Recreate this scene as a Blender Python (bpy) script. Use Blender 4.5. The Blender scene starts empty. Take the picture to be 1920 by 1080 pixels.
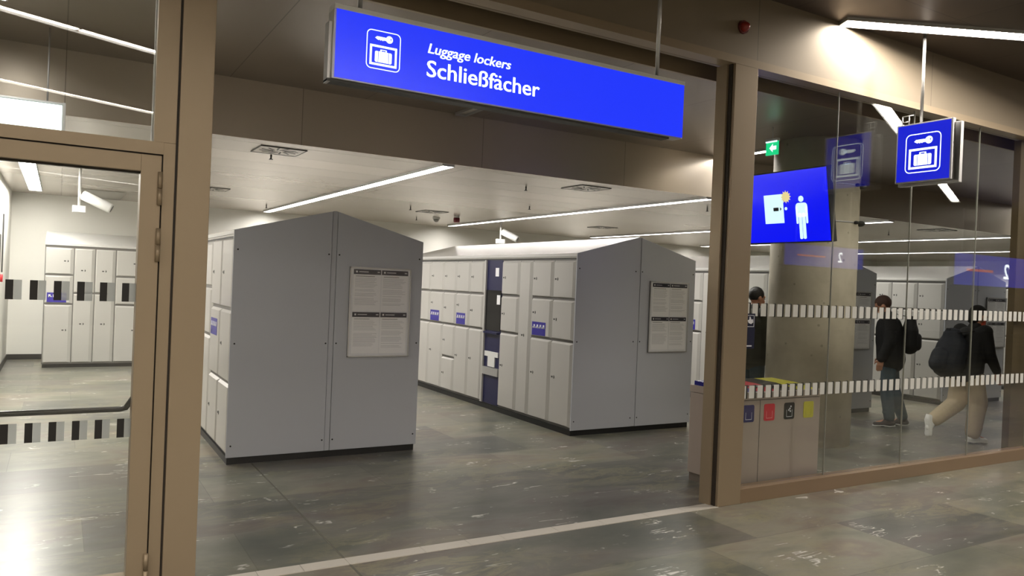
import bpy, bmesh, math, random
from mathutils import Vector, Matrix
random.seed(7)
S = bpy.context.scene
COL = S.collection

# ------------------------------------------------------------------ camera
cd = bpy.data.cameras.new('camera'); cam = bpy.data.objects.new('camera', cd); COL.objects.link(cam)
cd.sensor_width = 36.0; cd.lens = 1441.0 / 1920.0 * 36.0; cd.clip_end = 200; cd.clip_start = 0.05
_r = Vector((0.86045152, -0.50790459, 0.04069521)); _d = Vector((0.03244152, -0.02509646, -0.9991585)); _f = Vector((0.5084985, 0.86104767, -0.00511709))
_m = Matrix((_r, -_d, -_f)).transposed().to_4x4(); _m.translation = Vector((0, 0, 1.63)); cam.matrix_world = _m
S.camera = cam

# ------------------------------------------------------------------ world, exposure
w = bpy.data.worlds.new('world'); S.world = w; w.use_nodes = True
w.node_tree.nodes['Background'].inputs[0].default_value = (0.9, 0.88, 0.84, 1)
w.node_tree.nodes['Background'].inputs[1].default_value = 0.02
S.view_settings.view_transform = 'Standard'; S.view_settings.look = 'None'; S.view_settings.gamma = 1.0
S.view_settings.use_curve_mapping = False
S.view_settings.exposure = 0.65
S.cycles.use_denoising = True; S.cycles.use_adaptive_sampling = False
S.cycles.max_bounces = 10; S.cycles.diffuse_bounces = 4; S.cycles.glossy_bounces = 5; S.cycles.transparent_max_bounces = 16
S.cycles.sample_clamp_indirect = 6.0
S.cycles.caustics_reflective = False; S.cycles.caustics_refractive = False

L_IN, L_OUT = 42.0, 42.0        # strength of the light strips: locker room, hall

# ------------------------------------------------------------------ colour and material helpers
def lin(c):
    return tuple((x / 12.92 if x <= 0.04045 else ((x + 0.055) / 1.055) ** 2.4) for x in [v / 255.0 for v in c]) + (1.0,)
MATS = {}
def mat(name, rgb, rough=0.5, metal=0.0, emit=None, es=1.0, bump=0.0, bscale=40.0, var=0.0, vscale=3.0, spec=0.5, coat=0.0):
    if name in MATS: return MATS[name]
    m = bpy.data.materials.new(name); m.use_nodes = True; MATS[name] = m
    nt = m.node_tree; b = nt.nodes['Principled BSDF']
    b.inputs['Base Color'].default_value = lin(rgb); b.inputs['Roughness'].default_value = rough
    b.inputs['Metallic'].default_value = metal; b.inputs['Specular IOR Level'].default_value = spec
    b.inputs['Coat Weight'].default_value = coat
    if emit is not None:
        b.inputs['Emission Color'].default_value = lin(emit); b.inputs['Emission Strength'].default_value = es
    if var or bump:
        tc = nt.nodes.new('ShaderNodeTexCoord')
    if var:
        n = nt.nodes.new('ShaderNodeTexNoise'); n.inputs['Scale'].default_value = vscale; n.inputs['Detail'].default_value = 6
        nt.links.new(tc.outputs['Object'], n.inputs['Vector'])
        r = nt.nodes.new('ShaderNodeValToRGB'); c = lin(rgb)
        r.color_ramp.elements[0].position = 0.3; r.color_ramp.elements[1].position = 0.7
        r.color_ramp.elements[0].color = tuple(v * (1 - var) for v in c[:3]) + (1,)
        r.color_ramp.elements[1].color = tuple(min(1, v * (1 + var)) for v in c[:3]) + (1,)
        nt.links.new(n.outputs['Fac'], r.inputs['Fac']); nt.links.new(r.outputs['Color'], b.inputs['Base Color'])
    if bump:
        n2 = nt.nodes.new('ShaderNodeTexNoise'); n2.inputs['Scale'].default_value = bscale; n2.inputs['Detail'].default_value = 3
        nt.links.new(tc.outputs['Object'], n2.inputs['Vector'])
        bp = nt.nodes.new('ShaderNodeBump'); bp.inputs['Strength'].default_value = bump; bp.inputs['Distance'].default_value = 0.01
        nt.links.new(n2.outputs['Fac'], bp.inputs['Height']); nt.links.new(bp.outputs['Normal'], b.inputs['Normal'])
    return m

def glass_mat(name, tint=(0.98, 0.99, 0.98), rough=0.0, boost=1.0):
    m = bpy.data.materials.new(name); m.use_nodes = True; nt = m.node_tree; nt.nodes.clear()
    o = nt.nodes.new('ShaderNodeOutputMaterial'); mx = nt.nodes.new('ShaderNodeMixShader')
    t = nt.nodes.new('ShaderNodeBsdfTransparent'); t.inputs[0].default_value = tint + (1,)
    g = nt.nodes.new('ShaderNodeBsdfGlossy'); g.inputs['Roughness'].default_value = rough; g.inputs[0].default_value = (1, 1, 1, 1)
    lw = nt.nodes.new('ShaderNodeFresnel'); lw.inputs['IOR'].default_value = 1.5
    mu = nt.nodes.new('ShaderNodeMath'); mu.operation = 'MULTIPLY'; mu.inputs[1].default_value = boost; mu.use_clamp = True
    gm = nt.nodes.new('ShaderNodeNewGeometry'); mi_ = nt.nodes.new('ShaderNodeMath'); mi_.operation = 'MULTIPLY_ADD'; mi_.inputs[1].default_value = 1 / 1.5 - 1.5; mi_.inputs[2].default_value = 1.5
    nt.links.new(gm.outputs['Backfacing'], mi_.inputs[0]); nt.links.new(mi_.outputs[0], lw.inputs['IOR'])
    nt.links.new(lw.outputs[0], mu.inputs[0]); nt.links.new(mu.outputs[0], mx.inputs[0])
    nt.links.new(t.outputs[0], mx.inputs[1]); nt.links.new(g.outputs[0], mx.inputs[2]); nt.links.new(mx.outputs[0], o.inputs[0])
    return m

def panel_mat(name, rgb, rough, metal, pw, ph, axis='xy', seam=0.004, rvar=0.0, bump=0.25, offset=0.0, stretch=1.0):
    """sheet-metal panels with thin seams (brick texture in object space)"""
    m = bpy.data.materials.new(name); m.use_nodes = True; MATS[name] = m; nt = m.node_tree; b = nt.nodes['Principled BSDF']
    tc = nt.nodes.new('ShaderNodeTexCoord'); sp = nt.nodes.new('ShaderNodeSeparateXYZ'); cb = nt.nodes.new('ShaderNodeCombineXYZ')
    nt.links.new(tc.outputs['Object'], sp.inputs[0])
    nt.links.new(sp.outputs['XYZ'.index(axis[0].upper())], cb.inputs[0]); nt.links.new(sp.outputs['XYZ'.index(axis[1].upper())], cb.inputs[1])
    br = nt.nodes.new('ShaderNodeTexBrick'); br.offset = offset; br.inputs['Scale'].default_value = 1.0
    br.inputs['Brick Width'].default_value = pw; br.inputs['Row Height'].default_value = ph
    br.inputs['Mortar Size'].default_value = seam; br.inputs['Mortar Smooth'].default_value = 0.0; br.inputs['Bias'].default_value = 0.0
    c = lin(rgb)
    br.inputs['Color1'].default_value = tuple(v * 0.92 for v in c[:3]) + (1,); br.inputs['Color2'].default_value = tuple(v * 1.06 for v in c[:3]) + (1,)
    br.inputs['Mortar'].default_value = tuple(v * 0.45 for v in c[:3]) + (1,)
    nt.links.new(cb.outputs[0], br.inputs['Vector']); nt.links.new(br.outputs['Color'], b.inputs['Base Color'])
    b.inputs['Roughness'].default_value = rough; b.inputs['Metallic'].default_value = metal
    # slight unevenness of the sheets
    n = nt.nodes.new('ShaderNodeTexNoise'); n.inputs['Scale'].default_value = 0.9; n.inputs['Detail'].default_value = 0.5
    mpn = nt.nodes.new('ShaderNodeMapping'); mpn.inputs['Scale'].default_value = (stretch, 1.0, 1.0); nt.links.new(tc.outputs['Object'], mpn.inputs[0]); nt.links.new(mpn.outputs[0], n.inputs['Vector'])
    bp = nt.nodes.new('ShaderNodeBump'); bp.inputs['Strength'].default_value = bump; bp.inputs['Distance'].default_value = 0.06
    nt.links.new(n.outputs['Fac'], bp.inputs['Height'])
    bp2 = nt.nodes.new('ShaderNodeBump'); bp2.inputs['Strength'].default_value = 0.5; bp2.inputs['Distance'].default_value = 0.003; bp2.invert = True
    nt.links.new(br.outputs['Fac'], bp2.inputs['Height']); nt.links.new(bp.outputs['Normal'], bp2.inputs['Normal'])
    nt.links.new(bp2.outputs['Normal'], b.inputs['Normal'])
    return m

def floor_mat():
    m = bpy.data.materials.new('stone_slabs'); m.use_nodes = True; nt = m.node_tree; b = nt.nodes['Principled BSDF']
    N = nt.nodes.new; Lk = nt.links.new
    tc = N('ShaderNodeTexCoord'); mp = N('ShaderNodeMapping'); mp.inputs['Location'].default_value = (-1.48, -4.27, 0)
    Lk(tc.outputs['Object'], mp.inputs[0])
    br = N('ShaderNodeTexBrick'); br.offset = 0.37; br.offset_frequency = 2; br.squash = 1.0
    br.inputs['Scale'].default_value = 1; br.inputs['Brick Width'].default_value = 1.3; br.inputs['Row Height'].default_value = 0.72
    br.inputs['Mortar Size'].default_value = 0.003; br.inputs['Mortar Smooth'].default_value = 0; br.inputs['Bias'].default_value = 0.0
    br.inputs['Color1'].default_value = (0.54, 0.54, 0.58, 1); br.inputs['Color2'].default_value = (1.3, 1.28, 1.12, 1); br.inputs['Mortar'].default_value = (0.55, 0.55, 0.5, 1)
    Lk(mp.outputs[0], br.inputs['Vector'])
    def noise(scale, detail, dist, sx=1, sy=1, rot=0.0, rough=0.55):
        q = N('ShaderNodeMapping'); q.inputs['Scale'].default_value = (sx, sy, 1); q.inputs['Rotation'].default_value = (0, 0, rot)
        Lk(tc.outputs['Object'], q.inputs[0]); n = N('ShaderNodeTexNoise')
        n.inputs['Scale'].default_value = scale; n.inputs['Detail'].default_value = detail; n.inputs['Distortion'].default_value = dist; n.inputs['Roughness'].default_value = rough
        Lk(q.outputs[0], n.inputs['Vector']); return n.outputs['Fac']
    def ramp(fac, stops):
        r = N('ShaderNodeValToRGB'); e = r.color_ramp.elements
        e.remove(e[1]); e[0].position = stops[0][0]; e[0].color = tuple(stops[0][1][:3]) + (1,)
        for p, c in stops[1:]:
            k = e.new(p); k.color = tuple(c[:3]) + (1,)
        Lk(fac, r.inputs['Fac']); return r.outputs['Color']
    base = ramp(noise(1.3, 8, 0.3, 0.6, 1.4, 0.15, 0.58), [(0.28, lin((88, 92, 86))), (0.42, lin((106, 108, 99))), (0.52, lin((127, 125, 117))), (0.6, lin((116, 108, 102))), (0.72, lin((148, 141, 122)))])
    mix = N('ShaderNodeMix'); mix.data_type = 'RGBA'; mix.blend_type = 'MULTIPLY'; mix.inputs[0].default_value = 0.85
    Lk(base, mix.inputs[6]); Lk(br.outputs['Color'], mix.inputs[7])
    # fine cloudy veining
    v2 = ramp(noise(3.2, 12, 1.3, 0.7, 1.7, -0.5, 0.72), [(0.48, (0, 0, 0)), (0.56, (0.6, 0.6, 0.6)), (0.64, (0, 0, 0))])
    mk2 = ramp(noise(0.8, 3, 0.2), [(0.4, (0, 0, 0)), (0.65, (1, 1, 1))])
    mm = N('ShaderNodeMath'); mm.operation = 'MULTIPLY'; Lk(v2, mm.inputs[0]); Lk(mk2, mm.inputs[1])
    mix2 = N('ShaderNodeMix'); mix2.data_type = 'RGBA'; Lk(mm.outputs[0], mix2.inputs[0]); Lk(mix.outputs[2], mix2.inputs[6]); mix2.inputs[7].default_value = lin((150, 144, 112))
    # sharp white streaks
    v1 = ramp(noise(1.9, 4, 0.4, 0.45, 2.4, -0.75, 0.6), [(0.488, (0, 0, 0)), (0.5, (1, 1, 1)), (0.512, (0, 0, 0))])
    mk1 = ramp(noise(2.6, 4, 0.2, 1, 1, 1.0, 0.75), [(0.56, (0, 0, 0)), (0.60, (1, 1, 1))])
    m1 = N('ShaderNodeMath'); m1.operation = 'MULTIPLY'; Lk(v1, m1.inputs[0]); Lk(mk1, m1.inputs[1])
    mix3 = N('ShaderNodeMix'); mix3.data_type = 'RGBA'; Lk(m1.outputs[0], mix3.inputs[0]); Lk(mix2.outputs[2], mix3.inputs[6]); mix3.inputs[7].default_value = lin((225, 223, 216))
    Lk(mix3.outputs[2], b.inputs['Base Color'])
    b.inputs['Roughness'].default_value = 0.31
    b.inputs['Specular IOR Level'].default_value = 0.5
    return m

M_FRAME = mat('bronze_frame', (156, 139, 115), 0.42, 0.35)
M_FRAME_DARK = mat('frame_gap', (46, 38, 30), 0.6)
M_KICK = mat('kick_plate', (146, 124, 100), 0.42, 0.35)
M_HEAD = panel_mat('header_sheet', (144, 131, 112), 0.42, 0.3, 2.3, 4.0, 'xz', 0.003, bump=0.1)
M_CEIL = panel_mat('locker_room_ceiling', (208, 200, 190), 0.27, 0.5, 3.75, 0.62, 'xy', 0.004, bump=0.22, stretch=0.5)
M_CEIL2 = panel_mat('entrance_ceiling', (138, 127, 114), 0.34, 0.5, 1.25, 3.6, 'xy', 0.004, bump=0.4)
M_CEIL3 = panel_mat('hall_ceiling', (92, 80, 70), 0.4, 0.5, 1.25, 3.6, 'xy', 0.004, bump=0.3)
M_BULK = panel_mat('bulkhead_sheet', (186, 175, 160), 0.36, 0.4, 1.9, 4.0, 'xz', 0.003, bump=0.25)
M_WALL = mat('white_wall', (238, 236, 229), 0.65)
M_HALLWALL = mat('hall_wall', (120, 112, 100), 0.6)
M_BASEB = mat('black_baseboard', (28, 27, 26), 0.5)
M_FLOOR = floor_mat()
M_STRIP = mat('threshold_strip', (196, 190, 180), 0.45)
M_GLASS = glass_mat('clear_glass', boost=1.0)
M_LK_DOOR = mat('locker_door_paint', (190, 188, 183), 0.32, coat=0.1)
M_LK_BODY = mat('locker_body_gap_shade', (112, 110, 107), 0.4)  # light-coloured body painted darker, so the gaps between doors look shaded
M_LK_END = mat('locker_end_paint', (188, 191, 198), 0.38)
M_LK_ROOF = mat('locker_roof_paint', (214, 213, 210), 0.2)
M_BLACK = mat('black_plastic', (14, 14, 14), 0.45)
M_DGREY = mat('dark_grey_metal', (60, 60, 58), 0.5)
M_NAVY = mat('navy_panel', (22, 24, 70), 0.4)
M_STEEL = mat('brushed_steel', (178, 170, 160), 0.3, 0.8, var=0.05, vscale=30)
M_ALU = mat('aluminium', (190, 190, 190), 0.35, 0.6)
M_WHITE = mat('white_plastic', (228, 228, 226), 0.4)
M_PAPER = mat('paper', (250, 250, 252), 0.5)
M_INK = mat('navy_ink', (24, 24, 48), 0.4)
M_TEXT = mat('grey_print', (196, 196, 202), 0.5)
M_STK = mat('purple_blue_label', (52, 44, 150), 0.35)
M_STKW = mat('label_white', (235, 236, 245), 0.4)
M_BLUE_L = mat('blue_lightbox', (20, 30, 120), 0.25, emit=(30, 52, 240), es=.7)
M_BLUE_D = mat('blue_lightbox_small', (12, 20, 90), 0.25, emit=(10, 24, 200), es=.65)
M_BLUE_S = mat('blue_screen', (8, 12, 60), 0.15, emit=(0, 14, 255), es=.68)
M_WHITE_L = mat('lit_white', (230, 240, 245), 0.4, emit=(226, 242, 255), es=.9)
M_GREEN_L = mat('lit_green', (10, 90, 60), 0.4, emit=(20, 190, 120), es=.9)
M_LAMP_IN = mat('lamp_diffuser_room', (255, 255, 255), 0.5, emit=(255, 250, 243), es=L_IN)
M_LAMP_OUT = mat('lamp_diffuser_hall', (255, 255, 255), 0.5, emit=(255, 245, 231), es=L_OUT)
M_LAMP_FILL = mat('lamp_diffuser_hall_fill', (255, 255, 255), 0.5, emit=(255, 246, 234), es=L_OUT * 2.3)  # brighter copy for the added fill strips behind the camera
M_LAMP_OFF = mat('lamp_diffuser_off', (205, 200, 192), 0.4)
M_BOXL = mat('lit_white_box', (240, 245, 240), 0.4, emit=(240, 255, 250), es=1.3)

for k_ in (M_LAMP_IN, M_LAMP_OUT, M_LAMP_FILL): k_.cycles.emission_sampling = 'FRONT'
for k_ in (M_WHITE_L, M_GREEN_L): k_.cycles.emission_sampling = 'NONE'
for k_ in (M_BLUE_L, M_BLUE_D, M_BLUE_S): k_.cycles.emission_sampling = 'FRONT'

def concrete_mat():
    m = mat('concrete', (200, 192, 174), 0.75, bump=0.25, bscale=14)
    nt = m.node_tree; b = nt.nodes['Principled BSDF']; N = nt.nodes.new; Lk = nt.links.new
    tc = N('ShaderNodeTexCoord')
    n = N('ShaderNodeTexNoise'); n.inputs['Scale'].default_value = 1.6; n.inputs['Detail'].default_value = 9; n.inputs['Roughness'].default_value = 0.6
    Lk(tc.outputs['Object'], n.inputs['Vector'])
    r = N('ShaderNodeValToRGB'); r.color_ramp.elements[0].position = 0.3; r.color_ramp.elements[0].color = lin((174, 165, 147)); r.color_ramp.elements[1].position = 0.7; r.color_ramp.elements[1].color = lin((214, 206, 187))
    Lk(n.outputs['Fac'], r.inputs['Fac'])
    v = N('ShaderNodeTexVoronoi'); v.inputs['Scale'].default_value = 7.0; v.inputs['Randomness'].default_value = 1.0
    Lk(tc.outputs['Object'], v.inputs['Vector'])
    r2 = N('ShaderNodeValToRGB'); r2.color_ramp.elements[0].position = 0.07; r2.color_ramp.elements[0].color = (0.45, 0.42, 0.38, 1); r2.color_ramp.elements[1].position = 0.12; r2.color_ramp.elements[1].color = (1, 1, 1, 1)
    Lk(v.outputs['Distance'], r2.inputs['Fac'])
    mx = N('ShaderNodeMix'); mx.data_type = 'RGBA'; mx.blend_type = 'MULTIPLY'; mx.inputs[0].default_value = 0.6
    Lk(r.outputs['Color'], mx.inputs[6]); Lk(r2.outputs['Color'], mx.inputs[7]); Lk(mx.outputs[2], b.inputs['Base Color'])
    return m
M_CONC = concrete_mat()

# ------------------------------------------------------------------ mesh helpers
class MB:
    def __init__(s): s.bm = bmesh.new(); s.mats = []
    def mi(s, m):
        if m not in s.mats: s.mats.append(m)
        return s.mats.index(m)
    def box(s, a, b, m=None, bev=0.0):
        (x0, y0, z0), (x1, y1, z1) = [min(p, q) for p, q in zip(a, b)], [max(p, q) for p, q in zip(a, b)]
        return s.hexa([(x0, y0, z0), (x1, y0, z0), (x1, y1, z0), (x0, y1, z0), (x0, y0, z1), (x1, y0, z1), (x1, y1, z1), (x0, y1, z1)], m, bev)
    def hexa(s, P, m=None, bev=0.0):
        t = bmesh.new(); v = [t.verts.new(p) for p in P]
        for f in ((0, 3, 2, 1), (4, 5, 6, 7), (0, 1, 5, 4), (1, 2, 6, 5), (2, 3, 7, 6), (3, 0, 4, 7)): t.faces.new([v[i] for i in f])
        if bev: bmesh.ops.bevel(t, geom=list(t.edges), offset=bev, segments=2, affect='EDGES', profile=0.6)
        s._take(t, m)
    def _take(s, t, m, smooth=False):
        bmesh.ops.recalc_face_normals(t, faces=t.faces)
        k = s.mi(m) if m is not None else 0
        mp = {}
        for v in t.verts: mp[v] = s.bm.verts.new(v.co)
        for f in t.faces:
            try: g = s.bm.faces.new([mp[v] for v in f.verts]); g.material_index = k; g.smooth = smooth or f.smooth
            except ValueError: pass
        t.free()
    def prism(s, pts, vec, m=None, bev=0.0):
        """polygon pts (3-D) extruded by vec"""
        t = bmesh.new(); vec = Vector(vec); a = [t.verts.new(p) for p in pts]; b = [t.verts.new(Vector(p) + vec) for p in pts]; n = len(pts)
        t.faces.new(a); t.faces.new(b[::-1])
        for i in range(n): t.faces.new([a[i], a[(i + 1) % n], b[(i + 1) % n], b[i]])
        if bev: bmesh.ops.bevel(t, geom=list(t.edges), offset=bev, segments=1, affect='EDGES')
        s._take(t, m)
    def tube(s, pts, rad, m=None, seg=12, flat=None, caps=True, smooth=True):
        """loft through pts; rad number / list / list of (rx,ry); flat = fixed side axis for rx"""
        pts = [Vector(p) for p in pts]; n = len(pts)
        if not isinstance(rad, (list, tuple)): rad = [rad] * n
        rings = []; t = bmesh.new(); prev = None
        for i, p in enumerate(pts):
            d = (pts[min(i + 1, n - 1)] - pts[max(i - 1, 0)]).normalized()
            ref = Vector(flat) if flat is not None else (prev if prev is not None else (Vector((0, 0, 1)) if abs(d.z) < 0.9 else Vector((1, 0, 0))))
            u = (ref - d * ref.dot(d)).normalized(); v = d.cross(u); prev = u
            r = rad[i]; rx, ry = r if isinstance(r, (tuple, list)) else (r, r)
            rings.append([t.verts.new(p + u * rx * math.cos(a) + v * ry * math.sin(a)) for a in [2 * math.pi * k / seg for k in range(seg)]])
        for i in range(n - 1):
            for k in range(seg):
                f = t.faces.new([rings[i][k], rings[i][(k + 1) % seg], rings[i + 1][(k + 1) % seg], rings[i + 1][k]]); f.smooth = smooth
        if caps: t.faces.new(rings[0][::-1]); t.faces.new(rings[-1])
        s._take(t, m)
    def ball(s, c, r, m=None, seg=14, rot=None):
        t = bmesh.new(); bmesh.ops.create_uvsphere(t, u_segments=seg, v_segments=max(6, seg * 2 // 3), radius=1.0)
        r = r if isinstance(r, (tuple, list)) else (r, r, r)
        for v in t.verts:
            q = Vector((v.co.x * r[0], v.co.y * r[1], v.co.z * r[2]))
            if rot is not None: q = rot @ q
            v.co = q + Vector(c)
        for f in t.faces: f.smooth = True
        s._take(t, m, True)
    def capsule(s, a, b, ra, rb, m=None, flat=None):
        """tapered capsule with round ends; ra/rb number or (rx,ry)"""
        a, b = Vector(a), Vector(b); d = (b - a); L = d.length; d = d / L if L else Vector((0, 0, 1))
        A = ra if isinstance(ra, tuple) else (ra, ra); B = rb if isinstance(rb, tuple) else (rb, rb)
        pts, rr = [], []
        for k in (80, 55, 30): q = math.radians(k); pts.append(a - d * min(A) * math.sin(q)); rr.append((A[0] * math.cos(q), A[1] * math.cos(q)))
        pts.append(a); rr.append(A); pts.append(b); rr.append(B)
        for k in (30, 55, 80): q = math.radians(k); pts.append(b + d * min(B) * math.sin(q)); rr.append((B[0] * math.cos(q), B[1] * math.cos(q)))
        s.tube(pts, rr, m, 14, flat)
    def build(s, name, m=None, parent=None, loc=None, rotz=0.0, smooth=False):
        me = bpy.data.meshes.new(name); s.bm.to_mesh(me); s.bm.free()
        for q in (s.mats if s.mats else [m]): me.materials.append(q)
        o = bpy.data.objects.new(name, me); COL.objects.link(o)
        if parent: o.parent = parent
        if loc is not None: o.location = loc
        o.rotation_euler.z = rotz
        if smooth:
            for p in me.polygons: p.use_smooth = True
        return o
def bx(name, a, b, m, parent=None, bev=0.0):
    q = MB(); q.box(a, b, m, bev); return q.build(name, m, parent)
def tag(o, label=None, cat=None, group=None, kind=None):
    if label: o['label'] = label
    if cat: o['category'] = cat
    if group: o['group'] = group
    if kind: o['kind'] = kind
    return o
def empty(name, loc=(0, 0, 0), rz=0.0):
    o = bpy.data.objects.new(name, None); COL.objects.link(o); o.location = loc; o.rotation_euler.z = rz; o.empty_display_size = 0.1; return o
def thing(name, label, cat, loc=(0, 0, 0), rz=0.0, group=None):
    return tag(empty(name, loc, rz), label, cat, group)
def copy_tree(o, parent=None):
    c = o.copy(); COL.objects.link(c); c.parent = parent
    for ch in [q for q in bpy.data.objects if q.parent == o]: copy_tree(ch, c)
    return c
def struct(o): o['kind'] = 'structure'; return o

# ------------------------------------------------------------------ the shell
YF = 4.25            # plane of the glass front
YB, YW = 7.16, 15.57  # bulkhead, back wall
ZI, ZM, ZO = 2.85, 3.36, 3.93
XL, XR = -0.72, 23.0
struct(bx('floor', (-12, -16, -0.12), (45, YW, 0.0), M_FLOOR))
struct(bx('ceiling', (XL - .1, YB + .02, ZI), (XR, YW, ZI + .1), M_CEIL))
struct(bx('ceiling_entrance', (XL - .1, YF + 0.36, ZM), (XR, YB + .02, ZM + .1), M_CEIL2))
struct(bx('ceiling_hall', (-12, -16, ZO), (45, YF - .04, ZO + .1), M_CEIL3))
struct(bx('wall_bulkhead', (XL - .1, YB, ZI - .012), (XR, YB + .02, ZM + .05), M_BULK))
struct(bx('wall_back', (XL - .1, YW, 0), (XR, YW + .1, ZI + .05), M_WALL))
struct(bx('wall_left', (XL - .1, YF + .1, 0), (XL, YW, ZM + .05), M_WALL))
struct(bx('wall_right', (XR, YF + .1, 0), (XR + .1, YW + .1, ZO), M_WALL))
struct(bx('wall_hall_right', (45, -16, 0), (45.1, YF, ZO), M_HALLWALL))
struct(bx('wall_hall_back', (-12, -16.1, 0), (45, -16, ZO), M_HALLWALL))
struct(bx('wall_hall_left', (-12.1, -16, 0), (-12, YF, ZO), M_HALLWALL))
struct(bx('baseboard_back', (XL, YW - .015, 0), (XR, YW, .09), M_BASEB))
struct(bx('baseboard_left', (XL, YF + .1, 0), (XL + .015, YW - .015, .09), M_BASEB))
# header over the glass front
struct(bx('wall_header', (-12, YF - .05, 3.432), (45, YF + .14, ZO + .02), M_HEAD))
struct(bx('trim_header', (-0.85, YF - .06, 3.37), (9.9, YF + .06, 3.43), M_FRAME))
q = MB(); q.box((XL, YF + .06, 3.43), (XR, YF + .14, 3.45), M_FRAME_DARK); q.box((XL, YF + .14, 3.40), (XR, YF + .17, 3.62), M_FRAME); q.box((XL, YF + .17, 3.60), (XR, YF + .36, 3.62), M_BLACK); q.box((XL, YF + .33, 3.345), (XR, YF + .36, 3.62), M_FRAME)
struct(q.build('trim_gate_slot'))
struct(bx('wall_front', (-12, YF - .05, 0), (-0.86, YF + .1, 3.432), M_HALLWALL))
# posts
q = MB(); q.box((4.362, YF - .06, 0), (4.605, YF + .12, 3.37), M_FRAME, 0.003); q.box((4.352, YF - .035, 0), (4.362, YF + .10, 3.37), M_FRAME_DARK); q.box((4.335, YF + .0, 0), (4.352, YF + .11, 3.37), M_FRAME)
struct(q.build('trim_1'))
q = MB(); q.box((.498, YF - .06, 0), (.655, YF + .12, 3.37), M_FRAME, 0.003); q.box((.488, YF - .04, 0), (.498, YF + .1, 3.37), M_FRAME_DARK)
struct(q.build('trim_2'))
struct(bx('trim_3', (-.85, YF - .06, 0), (-.64, YF + .12, 3.37), M_FRAME, bev=.003))
# solid brown upright behind the far end of the glass
struct(bx('trim_4', (8.72, YF + .05, 0), (9.9, YF + .12, 3.37), mat('dark_bronze', (104, 90, 66), .45, .3)))
struct(bx('wall_front_far', (9.9, YF - .05, 0), (45, YF + .1, 3.432), M_HALLWALL))
# threshold strip, in short lengths
q = MB(); xs = [.66, .98, 1.22, 1.478, 1.952, 2.26, 2.508, 2.915, 3.3, 3.7, 4.05, 4.37]
for a, b in zip(xs, xs[1:]): q.box((a + .0015, 4.185, 0), (b - .0015, 4.29, .004), M_STRIP)
struct(q.build('trim_5'))
struct(bx('trim_6', (1.474, -4, 0), (1.486, 6.78, .0015), mat('joint_filler', (96, 94, 84), .6)))
q = MB()
# expansion joint stays one thin inlay

# ------------------------------------------------------------------ glass front, right of the post
def band(x0, x1, z0, z1, phase, parent, name='safety_stripe', white=.06, black=.028, pitch=.0945):
    b = MB(); x = x0 + phase
    while x + white < x1:
        b.box((x, YF - .0065, z0), (x + white, YF - .0055, z1), MATS['stripe_white'])
        b.box((x + white + .001, YF + .0055, z0 - .004), (x + white + .001 + black, YF + .0065, z1 + .004), MATS['stripe_black'])
        x += pitch
    return b.build(name, None, parent)
mat('stripe_white', (218, 218, 214), .5); mat('stripe_black', (22, 20, 18), .6)
W1 = struct(empty('window_1', (0, 0, 0)))
seams = [4.605, 5.655, 6.735, 7.83, 8.93, 9.9]
for i, (a, b) in enumerate(zip(seams, seams[1:])):
    p = bx('glass_pane', (a + .004, YF - .005, .115), (b - .004, YF + .005, 3.372), M_GLASS, W1)
    band(a + .012, b - .006, 1.455, 1.555, 0.0, p, 'upper_stripe_band'); band(a + .012, b - .006, .805, .905, 0.0, p, 'lower_stripe_band')
    if i: bx('glass_joint', (a - .0025, YF - .006, .115), (a + .0025, YF + .006, 3.372), mat('silicone_joint', (150, 150, 140), .4), W1)
bx('kick_plate', (4.605, YF - .06, 0), (9.9, YF + .06, .112), M_KICK, W1, .002)
# sticker on the glass with a hand symbol
q = MB(); q.box((4.63, YF - .0075, 1.20), (4.745, YF - .0065, 1.475), mat('sticker_navy', (24, 27, 56), .4))
st = q.build('door_sticker', None, W1)
q = MB()
for a, b in (((4.642, 1.37), (4.646, 1.462)), ((4.729, 1.37), (4.733, 1.462)), ((4.642, 1.37), (4.733, 1.374)), ((4.642, 1.458), (4.733, 1.462))): q.box((a[0], YF - .009, a[1]), (b[0], YF - .0077, b[1]), M_STKW)
q.prism([(4.672, YF - .009, 1.40), (4.70, YF - .009, 1.392), (4.722, YF - .009, 1.405), (4.72, YF - .009, 1.43), (4.70, YF - .009, 1.428), (4.69, YF - .009, 1.45), (4.68, YF - .009, 1.45), (4.678, YF - .009, 1.428), (4.66, YF - .009, 1.42)], (0, .0013, 0), M_STKW)
q.box((4.655, YF - .009, 1.215), (4.715, YF - .0077, 1.225), M_STKW)
q.build('hand_symbol', None, st)

# ------------------------------------------------------------------ glass door on the left, with transom
D1 = struct(empty('door_1', (0, 0, 0)))
q = MB(); q.box((.386, YF - .045, 2.265), (.488, YF + .06, 3.37), M_FRAME, .002); q.box((.432, YF - .045, 0), (.488, YF + .06, 2.265), M_FRAME, .002); q.box((-.64, YF - .045, 2.205), (.4325, YF + .06, 2.2655), M_FRAME, .0)
q.box((-.64, YF - .03, 2.196), (.43, YF + .03, 2.205), M_FRAME_DARK); q.box((.425, YF - .03, 0), (.432, YF + .03, 2.205), M_FRAME_DARK)
q.build('door_frame', None, D1)
tg = bx('transom_glass', (-.64, YF - .005, 2.265), (.386, YF + .005, 3.37), M_GLASS, D1)
bx('glazing_bead', (.378, YF + .006, 2.265), (.386, YF + .02, 3.37), M_ALU, tg)
leaf = MB()
leaf.box((.333, YF - .055, .0), (.425, YF + .05, 2.196), M_FRAME, .002); leaf.box((-.60, YF - .055, 2.112), (.333, YF + .05, 2.196), M_FRAME, .002)
leaf.box((-.60, YF - .055, .0), (-.51, YF + .05, 2.112), M_FRAME, .002); leaf.box((-.51, YF - .055, .0), (.333, YF + .05, .10), M_FRAME, .002)
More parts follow.
